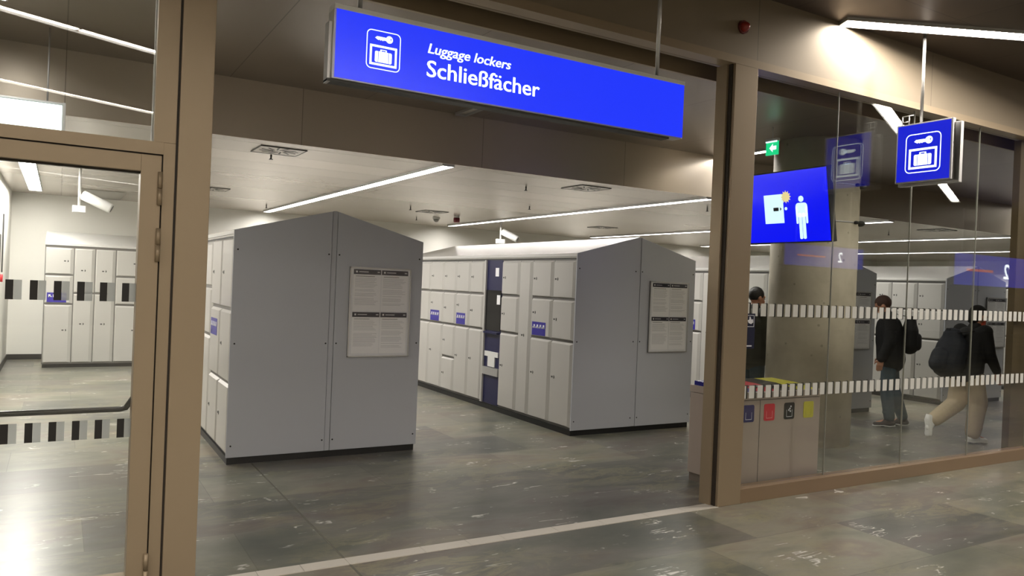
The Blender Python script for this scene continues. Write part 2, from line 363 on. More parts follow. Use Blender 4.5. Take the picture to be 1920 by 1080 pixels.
leaf.box((-.51, YF - .02, 2.104), (.333, YF + .02, 2.112), M_FRAME_DARK)
lf = leaf.build('door_leaf', None, D1)
dg = bx('door_glass', (-.51, YF - .005, .10), (.333, YF + .005, 2.105), M_GLASS, lf)
mat('stripe_frost', (150, 154, 152), .6)
q = MB()
for z0, z1 in ((1.465, 1.557), (.792, .885)):
    for k in range(9):
        x = .276 - .003 - .0965 * k
        q.box((x, YF - .0065, z0), (x + .032, YF - .0055, z1), MATS['stripe_black'])
q.build('safety_stripes', None, dg)
def frost_mat():
    m = bpy.data.materials.new('frosted_film'); m.use_nodes = True; nt = m.node_tree; b = nt.nodes['Principled BSDF']
    b.inputs['Base Color'].default_value = lin((176, 182, 184)); b.inputs['Alpha'].default_value = .55; b.inputs['Roughness'].default_value = .6; return m
MF = frost_mat(); q = MB()
for z0, z1 in ((1.465, 1.557), (.792, .885)):
    for k in range(9):
        x = .276 - .003 - .0965 * k
        q.box((x + .0325, YF - .0065, z0), (x + .065, YF - .0055, z1), MF)
q.build('frosted_stripes', None, dg)
for z in (2.115, 1.835, .215):
    q = MB()
    for a, b in ((z - .165, z - .085), (z - .08, z)): q.tube([(.42, YF - .066, a), (.42, YF - .066, b)], .0105, M_FRAME, 12)
    q.box((.41, YF - .062, z - .16), (.43, YF - .05, z - .005), M_FRAME)
    q.build('hinge', None, lf)
q = MB(); q.tube([(-.48, YF + .02, .96), (-.46, YF + .07, .93), (-.42, YF + .085, .918), (0.0, YF + .085, .918), (.29, YF + .085, .918), (.315, YF + .075, .925), (.34, YF + .045, .972), (.35, YF + .03, .99)], .014, mat('push_bar_black', (26, 25, 22), .25, .3), 14)
q.build('push_bar', None, lf)

# ------------------------------------------------------------------ locker blocks
PITCH, WID = 3.575, 1.735
def door_part(T, u0, u1, z0, z1, parent, mark=None, label=None, ch=-1):
    """T(u, out, z) -> world-local. ch=-1: wide chamfer at the u0 side, +1 at the u1 side"""
    d = MB(); c = .045; c2 = .014; o = .022
    a0, a1 = (u0 + c, u1 - c2) if ch < 0 else (u0 + c2, u1 - c)
    P = [T(u0, 0, z0), T(u1, 0, z0), T(u1, 0, z1), T(u0, 0, z1), T(a0, o, z0 + .012), T(a1, o, z0 + .012), T(a1, o, z1 - .022), T(a0, o, z1 - .022)]
    d.hexa(P, M_LK_DOOR); D = d.build('locker_door', None, parent)
    if mark:
        um, zm = mark; s = -1 if ch < 0 else 1; k = MB()
        pts = []
        for i in range(9):
            t = math.pi / 2 + math.pi * i / 8
            pts.append(T(um - s * .014 * math.cos(t), o + .0005, zm + .018 * math.sin(t)))
        n = Vector(T(0, 1, 0)) - Vector(T(0, 0, 0))
        k.prism(pts, n * .002, M_BLACK); k.build('lock', None, D); k = MB()
        for j in range(1):
            uu = um + s * (-.036); k.hexa([T(uu - .014, o, zm - .009), T(uu + .014, o, zm - .009), T(uu + .014, o + .002, zm - .009), T(uu - .014, o + .002, zm - .009), T(uu - .014, o, zm + .009), T(uu + .014, o, zm + .009), T(uu + .014, o + .002, zm + .009), T(uu - .014, o + .002, zm + .009)], M_DGREY)
        k.build('number_mark', None, D)
    if label:
        ul0, ul1, zl0, zl1 = label; k = MB()
        def bb(a, b, c_, d_, o0, o1, m): k.hexa([T(a, o0, c_), T(b, o0, c_), T(b, o1, c_), T(a, o1, c_), T(a, o0, d_), T(b, o0, d_), T(b, o1, d_), T(a, o1, d_)], m)
        bb(ul0, ul1, zl0, zl1, o, o + .002, M_STK)
        w_ = (ul1 - ul0)
        for i in range(4):
            ua = ul0 + w_ * (.08 + .23 * i); hh = (zl1 - zl0)
            bb(ua, ua + w_ * .11, zl0 + hh * .52, zl0 + hh * .8, o + .002, o + .003, M_STKW); bb(ua + w_ * .03, ua + w_ * .17, zl0 + hh * .52, zl0 + hh * .64, o + .002, o + .003, M_STKW)
        k.build('instruction_label', None, D)['label'] = 'purple-blue instruction label with four white symbols'
    return D

def locker_face(T, cols, parent, ch=-1, term=None):
    u = cols[0]
    for c in cols[1]:
        w_, br, lab = c[0], c[1], c[2]
        g = .012
        if br == 'terminal':
            terminal(T, u, u + w_, parent); u += w_; continue
        for i in range(len(br) - 1):
            zt, zb = br[i], br[i + 1]
            u0, u1 = u + g, u + w_ - .004
            mu = (u0 + (u1 - u0) * (.80 if ch < 0 else .78)) if w_ > .32 else (u0 + u1) / 2
            lb = None
            if lab == i:
                lb = (u0 + (u1 - u0) * .25, u0 + (u1 - u0) * .92, 1.045, 1.20) if ch < 0 else (u0 + (u1 - u0) * .08, u0 + (u1 - u0) * .78, 1.045, 1.20)
            mz = zb + (zt - zb) * (.5 if not lb else .62) if (zt - zb) < .8 else (1.02 if (zt - zb) > 1.5 else zb + (zt - zb) * .56)
            door_part(T, u0, u1, zb + .012, zt - .014, parent, (mu, mz), lb, ch)
        u += w_

def terminal(T, u0, u1, parent):
    k = MB()
    def bb(k, a, b, c_, d_, o0, o1, m): k.hexa([T(a, o0, c_), T(b, o0, c_), T(b, o1, c_), T(a, o1, c_), T(a, o0, d_), T(b, o0, d_), T(b, o1, d_), T(a, o1, d_)], m)
    bb(k, u0 + .01, u1 - .01, .07, 1.93, 0, .006, M_NAVY)
    tp = k.build('payment_terminal', None, parent); tp['label'] = 'navy payment terminal panel between the pale locker doors'
    k = MB(); bb(k, u1 - .05, u1 - .012, .07, 1.93, .006, .03, M_LK_DOOR); k.build('terminal_edge', None, tp)
    k = MB(); bb(k, u0 + .10, u0 + .19, 1.72, 1.83, .006, .008, M_PAPER); k.build('notice', None, tp)
    k = MB(); bb(k, u0 + .012, u1 - .052, 1.02, 1.54, .006, .012, mat('black_screen', (6, 6, 10), .12)); k.build('screen', None, tp)
    k = MB(); bb(k, u0 + .03, u0 + .11, 1.36, 1.48, .0125, .018, M_PAPER); k.build('card_slot', None, tp)
    k = MB(); bb(k, u0 + .03, u1 - .07, .98, 1.0, .006, .05, M_NAVY); k.build('ledge', None, tp)
    k = MB(); bb(k, u0 + .03, u1 - .08, .68, .745, .006, .02, M_WHITE); bb(k, u0 + .11, u1 - .17, .55, .68, .006, .02, M_WHITE); k.build('coin_unit', None, tp)
    k = MB(); bb(k, u0 + .01, u1 - .05, .44, .54, .006, .03, M_ALU); k.build('ticket_tray', None, tp)

B3 = [1.93, 1.485, 1.02, .07]
A2c = [1.95, 1.315, .68, .07]
B2s = [1.93, 1.485, 1.02, .55, .07]
FULL = [1.93, .07]
def block(x0, y0, y1, label, cols=None, name='locker_block', ends=True):
    t = thing(name, label, 'locker block', (x0, y0, 0), 0, 'freestanding locker blocks with gabled ends')
    W, Ln = WID, y1 - y0; zr, ze = 2.225, 1.995; h = W / 2
    b = MB(); b.box((.03, .02, .06), (W - .03, Ln - .02, ze - .02), M_LK_BODY); b.box((.012, .02, 1.945), (W - .012, Ln - .02, 1.985), M_LK_DOOR); b.box((.022, .02, 1.935), (W - .022, Ln - .02, 1.945), M_DGREY)  # thin dark line painted in as the shaded gap above the doors
    b.build('locker_body', None, t)
    b = MB(); b.box((.012, .025, 0.0), (W - .012, Ln - .02, .058), M_BLACK); b.build('plinth', None, t)
    b = MB()
    for s in (0, 1):
        xa, xb = (0, h) if s == 0 else (W, h)
        b.prism([(xa, .012, ze - .035), (xa, .012, ze), (xb, .012, zr), (xb, .012, zr - .03), (xa + (.01 if s == 0 else -.01), .012, ze - .035)], (0, Ln - .024, 0), M_LK_ROOF)
    b.build('roof', None, t)
    for s in (0, 1):
        b = MB(); xa, xb = (0.0, h - .026) if s == 0 else (W, h + .026)
        zq = zr - (zr - ze) * .03
        b.prism([(xa, 0, .062), (xb, 0, .062), (xb, 0, zq), (xa, 0, ze)], (0, .018, 0), M_LK_END, .0015)
        e = b.build('end_panel', None, t)
        for z in (1.83, 1.03, .16):
            for x in ((xa + (.035 if s == 0 else -.035)), (xb - (.022 if s == 0 else -.022))):
                b = MB(); b.tube([(x, .001, z), (x, -.003, z)], .0075, M_BLACK, 10); b.build('screw', None, e)
    b = MB(); b.box((h - .022, .006, .062), (h + .022, .02, zr - .006), M_LK_END); b.build('joint_strip', None, t)
    T = lambda u, o, z: (.03 - o, u, z)
    if cols: locker_face(T, (.03, cols), t)
    return t
lab = ['grey gabled locker block nearest the brown door frame, leftmost of the freestanding blocks',
       'grey gabled locker block in the middle of the opening with a navy payment terminal',
       'grey gabled locker block whose end is hidden behind the concrete column',
       'grey gabled locker block behind the person in pale trousers',
       'grey gabled locker block cut off by the dark upright at the far right']
colsA = [(.52, A2c, None), (.5, A2c, 1), (.52, B3, None), (.46, B3, None), (.46, B3, None), (.46, B3, 1), (.46, B3, None)]
colsB = [(.44, B3, None), (.45, B3, 1), (.29, FULL, None), (.44, B3, None), (.46, 'terminal', None), (.40, B3, None), (.42, B3, 1), (.41, B2s, None), (.47, B3, 1), (.46, B3, None), (.45, B3, None)]
colsC = [(.45, B3, None)] * 2 + [(.46, B3, None), (.32, FULL, None), (.46, B3, 1), (.30, FULL, None), (.45, B3, 1), (.45, B3, None), (.45, B3, 1), (.45, B3, None)]
colsD = [(.45, B3, None), (.45, B3, None), (.32, B3, None), (.45, B3, None), (.45, B3, None), (.45, B3, None)]
LB = []
for i, (cols, ln) in enumerate(((colsA, 3.5), (colsB, 4.8), (colsC, 4.6), (colsD, 2.9), (colsD, 2.9))):
    LB.append(block(1.265 + PITCH * i, 6.78 + .045 * min(i, 3), 6.78 + .045 * i + ln, lab[i], cols))
# wall-side block on the left, seen through the glass door
t = thing('locker_block', 'grey locker block against the back wall, seen through the glass door', 'locker block', (-.19, 14.2, 0))
W = 2.3
b = MB(); b.box((.0, .03, .06), (W, .9, 1.99), M_LK_BODY); b.build('locker_body', None, t)
b = MB(); b.box((.012, .05, 0), (W - .01, .88, .058), M_BLACK); b.box((.012, .045, .06), (W - .01, .05, .07), M_DGREY); b.build('plinth', None, t)
b = MB(); b.prism([(0, .01, 1.955), (0, .01, 1.99), (0, .9, 2.2), (0, .9, 1.955)], (W, 0, 0), M_LK_ROOF); b.build('roof', None, t)
T = lambda u, o, z: (u, .03 - o, z)
locker_face(T, (.0, [(.40, B3, 1), (.30, [1.93, 1.02 + .18, .07], None), (.30, [1.93, 1.2, .07], None), (.40, B3, None), (.44, B3, None), (.44, B3, None)]), t, ch=1)

# ------------------------------------------------------------------ notice frames on the block ends
def poster(x, y, label, group=None):
    t = thing('notice_frame', label, 'notice board', (x, y, .905), 0, 'framed notices on the locker ends')
    w_, h_ = .6, .825
    b = MB(); b.box((0, -.012, 0), (w_, 0, h_), mat('notice_backing', (235, 236, 240), .4))
    b.build('backing', None, t)
    b = MB()
    for a, c in (((0, 0), (w_, .012)), ((0, h_ - .012), (w_, h_)), ((0, 0), (.012, h_)), ((w_ - .012, 0), (w_, h_))): b.box((a[0], -.017, a[1]), (c[0], -.001, c[1]), M_ALU, .001)
    b.build('frame', None, t)
    for i in range(2):
        for j in range(2):
            x0, z0 = .035 + i * .27, .032 + (1 - j) * .392; x1, z1 = x0 + .262, z0 + .38
            b = MB(); b.box((x0, -.0135, z0), (x1, -.012, z1), M_PAPER); s = b.build('sheet', None, t)
            b = MB(); b.box((x0, -.0145, z1 - .045), (x1, -.0135, z1), M_INK)
            b.box((x0 + .02, -.0155, z1 - .030), (x0 + .036, -.0145, z1 - .014), M_PAPER); b.box((x0 + .05, -.0155, z1 - .026), (x0 + .05 + .09, -.0145, z1 - .018), M_TEXT)
            b.box((x1 - .035, -.0155, z1 - .027), (x1 - .012, -.0145, z1 - .016), M_TEXT); b.build('header_bar', None, s)
            b = MB(); rr = random.Random(i * 3 + j); z = z1 - .062
            b.box((x0 + .02, -.0142, z - .003), (x0 + .16 + .05 * rr.random(), -.0135, z + .001), M_DGREY)
            z -= .02
            while z > z0 + .05:
                if rr.random() < .85: b.box((x0 + .015, -.0142, z - .0016), (x1 - .02 - .05 * rr.random(), -.0135, z + .0016), M_TEXT)
                z -= .0115
            b.build('print_lines', None, s)
    cv = bx('clear_cover', (.013, -.0175, .013), (w_ - .013, -.0165, h_ - .013), glass_mat('cover_sheet', (.995, .995, .995), .02, .6), t)
    return t
poster(2.282, 6.779, 'framed notice of four pages on the end of the leftmost freestanding locker block')
poster(5.872, 6.824, 'framed notice of four pages on the end of the middle locker block')
poster(1.265 + PITCH * 2 + 1.02, 6.866, 'framed notice of four pages partly hidden by the concrete column')
poster(13.13, 6.908, 'framed notice of four pages behind the head of the person in pale trousers')

# ------------------------------------------------------------------ pictogram: key, locker frame, suitcase
def rrect(cx, cz, w_, h_, r, n=5):
    P = []
    for sx, sz, a0 in ((1, 1, 0), (-1, 1, 90), (-1, -1, 180), (1, -1, 270)):
        for k in range(n + 1):
            a = math.radians(a0 + 90 * k / n); P.append((cx + sx * (w_ / 2 - r) + r * math.cos(a), cz + sz * (h_ / 2 - r) + r * math.sin(a)))
    return P
def ring(mb, outer, inner, T, th, m):
    n = len(outer)
    for i in range(n):
        j = (i + 1) % n; A = [outer[i], outer[j], inner[j], inner[i]]
        mb.prism([T(p[0], 0, p[1]) for p in A], Vector(T(0, th, 0)) - Vector(T(0, 0, 0)), m)
def poly(mb, P, T, th, m, base=0.0):
    mb.prism([T(p[0], base, p[1]) for p in P], Vector(T(0, th, 0)) - Vector(T(0, 0, 0)), m)
def circ(cx, cz, r, n=20, sz=1.0): return [(cx + r * math.cos(2 * math.pi * k / n), cz + sz * r * math.sin(2 * math.pi * k / n)) for k in range(n)]
def pictogram(T, cx, cz, s, m, parent, blue):
    """s = overall height"""
    b = MB(); ring(b, rrect(cx, cz, s * .93, s, s * .13), rrect(cx, cz, s * .93 - s * .045, s * .955, s * .11), T, .001, m); b.build('symbol_border', None, parent)
    b = MB(); kx, kz = cx, cz + s * .30
    poly(b, circ(kx + s * .15, kz + s * .01, s * .095), T, .001, m)
    poly(b, [(kx - s * .24, kz), (kx - s * .19, kz + s * .045), (kx + s * .08, kz + s * .045), (kx + s * .08, kz - s * .035), (kx - s * .01, kz - s * .035), (kx - s * .03, kz - s * .055), (kx - s * .06, kz - s * .03), (kx - s * .09, kz - s * .055), (kx - s * .12, kz - s * .03), (kx - s * .15, kz - s * .05), (kx - s * .19, kz - s * .03)], T, .001, m)
    poly(b, circ(kx + s * .19, kz + s * .02, s * .018, 10), T, .001, blue, .001)
    b.build('key_symbol', None, parent)
    b = MB(); rw, rh = s * .74, s * .52; rc = cz - s * .14
    o_ = [(cx - rw / 2, rc - rh / 2), (cx + rw / 2, rc - rh / 2), (cx + rw / 2, rc + rh / 2), (cx - rw / 2, rc + rh / 2)]; w2, h2 = rw / 2 - s * .055, rh / 2 - s * .055
    i_ = [(cx - w2, rc - h2), (cx + w2, rc - h2), (cx + w2, rc + h2), (cx - w2, rc + h2)]
    ring(b, o_, i_, T, .001, m); b.build('locker_symbol', None, parent)
    b = MB(); sw, sh = s * .46, s * .28; sc = rc - s * .035
    poly(b, rrect(cx, sc, sw, sh, s * .035, 3), T, .001, m)
    ring(b, rrect(cx, sc + sh / 2 + s * .02, s * .18, s * .07, s * .012, 2), rrect(cx, sc + sh / 2 + s * .02, s * .11, s * .03, s * .008, 2), T, .001, m)
    for dx in (-.14, .14): poly(b, [(cx + s * dx - s * .006, sc - sh / 2), (cx + s * dx + s * .006, sc - sh / 2), (cx + s * dx + s * .006, sc + sh / 2), (cx + s * dx - s * .006, sc + sh / 2)], T, .001, blue, .001)
    b.build('suitcase_symbol', None, parent)

def text_part(body, name, size, x, y, z, parent, m, bold=.012, shear=0.0, sx=1.0, width=None, bshift=0.0):
    cu = bpy.data.curves.new('txt', 'FONT'); cu.body = body; cu.size = size; cu.offset = bold * size; cu.shear = shear; cu.extrude = .0008; cu.resolution_u = 3
    o = bpy.data.objects.new('txt', cu); COL.objects.link(o); dg_ = bpy.context.evaluated_depsgraph_get()
    me = bpy.data.meshes.new_from_object(o.evaluated_get(dg_)); bpy.data.objects.remove(o)
    xs_ = [v.co.x for v in me.vertices]; w0 = max(xs_) - min(xs_); k = (width / w0) if width else sx; x_min = min(xs_)
    for v in me.vertices: v.co = Vector(((v.co.x - x_min) * k, -v.co.z, v.co.y))
    if bshift:
        nv = len(me.vertices); bmq = bmesh.new(); bmq.from_mesh(me); src = list(bmq.faces)
        for k_ in (-1, 1):
            g_ = bmesh.ops.duplicate(bmq, geom=src)['geom']
            for v in g_:
                if isinstance(v, bmesh.types.BMVert): v.co.x += k_ * bshift * size; v.co.y += -.0001 * (k_ + 2)
        bmq.to_mesh(me); bmq.free()
    me.materials.clear(); me.materials.append(m)
    n = bpy.data.objects.new(name, me); COL.objects.link(n); n.parent = parent; n.location = (x, y, z); return n

# big hanging sign: parallel to the front
SX0, SX1, SY, SZ0, SZ1 = 1.158, 3.488, 3.80, 2.634, 2.975
t = thing('hanging_sign', 'long blue backlit sign reading Luggage lockers Schließfächer hung above the opening', 'sign', (SX0, SY, SZ0))
SW, SH = SX1 - SX0, SZ1 - SZ0
b = MB(); b.box((-.012, .0, -.008), (SW + .004, .09, SH), M_ALU, .003); b.box((-.012, -.008, SH), (SW + .004, .09, SH + .026), M_WHITE, .003); b.box((-.03, .02, -.022), (-.012, .085, SH - .06), M_ALU, .002); b.box((-.03, .01, -.02), (SW - .1, .085, -.008), M_DGREY); b.build('housing', None, t)
fc = bx('sign_face', (.0, -.006, .0), (SW, .0, SH), M_BLUE_L, t)
T = lambda u, o, z: (u, -.006 - o, z)
pictogram(T, .253, .175, .20, M_WHITE_L, fc, M_BLUE_L)
text_part('Luggage lockers', 'luggage_lockers_text', .075, .502, -.0075, .212, fc, M_WHITE_L, .004, .22, width=.513, bshift=.014)
text_part('Schließfächer', 'schliessfaecher_text', .125, .500, -.0075, .087, fc, M_WHITE_L, .004, 0, width=.713, bshift=.009)
for xx in (.135, 2.137):
    b = MB(); b.tube([(xx, .045, SH + .02), (xx, .045, ZO - SZ0)], .013, M_ALU, 12); b.build('hanger_rod', None, t)
# small square sign: seen from the side of the hall
t = thing('hanging_sign', 'small square blue backlit sign with key and suitcase hung in front of the glass', 'sign', (6.30, 3.65, 2.655))
Hs = .485; Ws = .47
b = MB(); b.box((0, -.01, -.01), (.045, Ws + .01, Hs + .012), M_ALU, .003); b.box((.075, -.035, -.03), (.12, Ws + .03, Hs - .01), M_ALU, .003); b.box((.045, .05, .02), (.075, Ws - .05, Hs - .03), M_DGREY)
b.build('housing', None, t)
fc = bx('sign_face', (-.004, .004, 0), (0, Ws - .004, Hs), M_BLUE_D, t)
T = lambda u, o, z: (-.004 - o, Ws - u, z)
pictogram(T, Ws * .50, Hs * .485, .335, M_WHITE_L, fc, M_BLUE_D)
b = MB(); b.tube([(.06, .30, Hs), (.06, .30, ZO - 2.655)], .013, M_ALU, 12); b.build('hanger_rod', None, t)
b = MB(); b.tube([(.06, Ws + .0, Hs), (.06, Ws + .0, Hs + .1)], .005, M_ALU, 8); b.tube([(.06, Ws - .06, Hs), (.06, Ws - .06, Hs + .1)], .005, M_ALU, 8); b.tube([(.06, Ws, Hs + .1), (.06, Ws - .1, Hs + .1)], .005, M_ALU, 8); b.tube([(.06, Ws, Hs + .05), (.06, Ws - .06, Hs + .05)], .005, M_ALU, 8); b.build('bracket', None, t)

# ------------------------------------------------------------------ information screen behind the glass
t = thing('information_screen', 'tilted blue display showing a locker and a white figure, beside the concrete column', 'display', (5.84, 4.39, 2.115))
tilt = .17; Lw, Hh = 1.2, .672
def TS(u, o, z): return (-(z * math.sin(tilt)) - o * math.cos(tilt), Lw - u, z * math.cos(tilt) - o * math.sin(tilt))
def sbox(mb, u0, u1, z0, z1, o0, o1, m): mb.hexa([TS(u0, o0, z0), TS(u1, o0, z0), TS(u1, o1, z0), TS(u0, o1, z0), TS(u0, o0, z1), TS(u1, o0, z1), TS(u1, o1, z1), TS(u0, o1, z1)], m)
b = MB(); sbox(b, 0, Lw, 0, Hh, -.06, 0, M_BLACK); b.build('casing', None, t)
b = MB(); sbox(b, .012, Lw - .014, .012, Hh - .012, 0, .002, M_BLUE_S); fc = b.build('display_panel', None, t)
M_SW = mat('screen_white', (200, 220, 230), .4, emit=(215, 245, 250), es=.72)
b = MB(); poly(b, [(.48, .19), (.70, .19), (.70, .46), (.48, .46)], TS, .002, M_SW, .002); b.build('locker_picture', None, fc)
b = MB(); poly(b, [(.585, .305), (.645, .305), (.645, .338), (.585, .338)], TS, .001, M_INK, .004); poly(b, [(.662, .305), (.68, .322), (.662, .339)], TS, .001, M_INK, .004); poly(b, circ(.728, .322, .015, 12), TS, .002, M_SW, .002); b.build('lock_picture', None, fc)
P = [(.735 + (.06 if k % 2 == 0 else .04) * math.cos(2 * math.pi * k / 24), .43 + (.06 if k % 2 == 0 else .04) * math.sin(2 * math.pi * k / 24)) for k in range(24)]
b = MB(); poly(b, P, TS, .001, mat('screen_yellow', (220, 200, 130), .4, emit=(235, 215, 150), es=.65), .004); b.build('burst_picture', None, fc)
b = MB(); px_ = .9
poly(b, circ(px_, .40, .028, 18), TS, .002, M_SW, .002)
poly(b, rrect(px_, .30, .125, .13, .03, 4), TS, .002, M_SW, .002)
for sx in (-1, 1):
    poly(b, rrect(px_ + sx * .0525, .255, .022, .16, .01, 3), TS, .002, M_SW, .002); poly(b, rrect(px_ + sx * .019, .155, .033, .24, .012, 3), TS, .002, M_SW, .002)
b.build('figure_picture', None, fc)
b = MB(); b.tube([(.03, .75, .3), (.03 + 1.15, 1.05, .3)], .025, M_DGREY, 10); b.box((.02, .62, .2), (.05, .88, .4), M_DGREY); b.build('bracket', None, t)

# ------------------------------------------------------------------ concrete column
t = thing('concrete_column', 'round raw concrete column with two thin steel bands behind the glass', 'column', (7.37, 5.79, 0))
b = MB(); n = 64; b.tube([(0, 0, 0), (0, 0, ZM)], .465, M_CONC, n); b.build('shaft', None, t)
for z in (2.86, 2.45):
    b = MB(); b.tube([(0, 0, z - .008), (0, 0, z + .008)], .468, M_ALU, n); q = b.build('steel_band', None, t)
    for aa, s in ((-62, 1.0), (-80, .6)):
        b = MB(); a = math.radians(aa); c = Vector((math.cos(a), math.sin(a), 0)) * .48
        b.ball(c + Vector((0, 0, z)), (.05 * s, .05 * s, .032 * s), M_DGREY, 12); b.build('band_clamp', None, q)

# ------------------------------------------------------------------ recycling station
t = thing('recycling_station', 'stainless steel recycling station with blue, red, black and yellow lids behind the glass', 'recycling bin', (4.75, 4.38, 0))
b = MB(); b.box((.0, .0, .07), (1.0, .55, .76), mat('satin_steel', (190, 176, 166), .38, .35), .004); b.build('steel_casing', None, t)
b = MB(); b.box((.012, .012, 0), (.99, .54, .07), mat('bin_plinth', (118, 108, 98), .5)); b.build('plinth', None, t)
b = MB(); b.box((-.004, -.004, .765), (1.004, .554, .825), MATS['satin_steel'], .003); rim = b.build('top_rim', None, t)
b = MB(); b.box((.248, -.0015, .07), (.252, 0, .76), M_DGREY); b.build('panel_joint', None, t)
for i, (nm, rgb) in enumerate((('blue', (46, 44, 140)), ('red', (212, 36, 58)), ('black', (26, 25, 24)), ('yellow', (206, 200, 60)))):
    m_ = mat('lid_' + nm, rgb, .25); x0 = .012 + i * .244
    b = MB(); b.prism([(x0, .03, .822), (x0, .52, .822), (x0, .52, .862), (x0, .26, .855), (x0, .03, .827)], (.238, 0, 0), m_, .002); L_ = b.build('lid', None, t); L_['label'] = nm + ' lid'
    b = MB(); b.box((x0 + .05, .12, .846), (x0 + .19, .2, .852), M_BLACK); b.build('slot', None, L_)
    b = MB(); cx = x0 + .105
    T = lambda u, o, z: (u, -.0005 - o, z)
    poly(b, rrect(cx, .655, .128, .14, .016, 3), T, .002, mat('sign_' + nm, rgb if nm != 'blue' else (38, 36, 104), .4)); sg = b.build('waste_symbol_plate', None, t); sg['label'] = nm + ' waste symbol plate'
    b = MB(); mm_ = {'yellow': mat('sym_y', (190, 186, 70), .5), 'red': mat('sym_r', (252, 180, 180), .5)}.get(nm, M_STKW)
    for a, c in (((-.034, -.05), (.034, -.046)), ((-.036, -.05), (-.033, .01)), ((.033, -.05), (.036, .01))): poly(b, [(cx + a[0], .655 + a[1]), (cx + c[0], .655 + a[1]), (cx + c[0], .655 + c[1]), (cx + a[0], .655 + c[1])], T, .001, mm_, .002)
    if nm == 'blue': ring(b, [(cx - .018, .62), (cx + .018, .62), (cx + .01, .70), (cx - .024, .69)], [(cx - .014, .624), (cx + .013, .624), (cx + .006, .694), (cx - .019, .686)], T, .001, mm_)
    elif nm == 'red': ring(b, rrect(cx, .668, .046, .05, .012, 3), rrect(cx, .668, .040, .044, .011, 3), T, .001, mm_)
    elif nm == 'black':
        for dx, dz in ((-.008, .0), (.006, .012), (.012, -.01), (.018, .03)): poly(b, circ(cx + dx, .662 + dz, .008, 8), T, .001, mm_, .002)
    else: ring(b, rrect(cx, .668, .03, .06, .008, 3), rrect(cx, .668, .026, .056, .007, 3), T, .001, mm_)
    b.build('waste_symbol', None, sg)

# ------------------------------------------------------------------ light strips
def strip_light(p0, p1, z, wid, segs, label, m, group, name='linear_ceiling_light'):
    p0, p1 = Vector((p0[0], p0[1], 0)), Vector((p1[0], p1[1], 0)); d = p1 - p0; Ln = d.length; ang = math.atan2(d.y, d.x)
    t = thing(name, label, 'ceiling light', (p0.x, p0.y, z), ang, group)
    b = MB(); b.box((-.012, -wid / 2 - .010, -.028), (Ln + .012, -wid / 2, .03), M_ALU); b.box((-.012, wid / 2, -.028), (Ln + .012, wid / 2 + .010, .03), M_ALU); b.box((-.012, -wid / 2, -.028), (-.002, wid / 2, .03), M_ALU); b.box((Ln + .002, -wid / 2, -.028), (Ln + .012, wid / 2, .03), M_ALU); b.build('trim_profile', None, t)
    ss = [0] + [x for x in segs if 0 < x < Ln] + [Ln]
    for a, c in zip(ss, ss[1:]):
        o = bx('diffuser', (a + .012, -wid / 2, -.003), (c - .012, wid / 2, .02), m, t)
        o.data.materials.append(M_WHITE)
        for p in o.data.polygons: p.material_index = 0 if p.normal.z < -.5 else 1
    return t
G = 'light strips in the locker room ceiling'
strip_light((-.36, 8.0), (-.36, 14.6), ZI, .17, [2.6, 4.6], 'lit ceiling strip seen through the upper part of the glass door', M_LAMP_IN, G)
strip_light((3.45, 7.25), (3.42, 15.2), ZI, .12, [3.1], 'lit ceiling strip above the aisle left of the middle locker block', M_LAMP_IN, G)
strip_light((7.18, 7.25), (7.25, 15.0), ZI, .12, [1.15, 2.4, 4.7], 'lit ceiling strip above the roof of the middle locker block', M_LAMP_IN, G)
strip_light((11.0, 7.25), (11.05, 15.0), ZI, .12, [1.2, 3.4, 5.0], 'lit ceiling strip on both sides of the concrete column', M_LAMP_IN, G)
strip_light((14.65, 7.25), (14.65, 15.0), ZI, .12, [1.2, 2.4, 4.8], 'upper of the two long ceiling strips right of the column', M_LAMP_IN, G)
strip_light((18.6, 7.25), (18.55, 15.0), ZI, .12, [2.3, 4.5], 'lower of the two long ceiling strips right of the column', M_LAMP_IN, G)
G = 'light strips in the entrance ceiling'
strip_light((7.22, 6.3), (7.22, 7.1), ZM, .10, [], 'short lit strip beside the green exit sign', M_LAMP_IN, G)
strip_light((3.5, 5.6), (3.5, 7.1), ZM, .10, [], 'unlit ceiling strip below the long blue sign', M_LAMP_OFF, G)
strip_light((11.05, 4.66), (11.05, 5.3), ZM, .10, [], 'added fill strip out of view close behind the glass, right of the column', M_LAMP_IN, G)  # added outside the view to brighten the locker ends behind the glass
strip_light((14.7, 4.9), (14.7, 7.1), ZM, .10, [], 'lit entrance strip hidden behind the far upright', M_LAMP_IN, G)
strip_light((-.4, 4.9), (-.4, 6.0), ZM, .10, [], 'lit entrance strip above the glass door', M_LAMP_IN, G)
G = 'light strips in the hall ceiling'
def hall(x0, x1, c0, label, segs=(1.62, 3.4, 5.1, 6.9, 8.7, 10.5), m=None):
    strip_light((x0, c0 - .47 * x0), (x1, c0 - .47 * x1), ZO, .15, list(segs), label, m or M_LAMP_OUT, G)
hall(5.54, 17.5, 6.755, 'bright diagonal strip at the upper right in the hall ceiling')
hall(-4.5, 5.0, -.03, 'diagonal hall strip mirrored brightest in the transom glass')
hall(-6.5, 4.0, -3.33, 'diagonal hall strip mirrored lower in the transom glass')
hall(2.0, 17.0, -7.0, 'first added diagonal fill strip behind the viewer', m=M_LAMP_FILL)  # from here, unseen strips added behind the camera to light the front faces
hall(2.0, 12.0, -10.3, 'second added diagonal fill strip behind the viewer', m=M_LAMP_FILL)
hall(-11.0, -4.5, -10.3, 'added diagonal fill strip far behind to the left', m=M_LAMP_FILL)
hall(-9.0, 5.0, -13.8, 'added diagonal fill strip at the far side of the hall', m=M_LAMP_FILL)
hall(-11.5, -5.5, -3.0, 'diagonal hall strip left of the viewer')

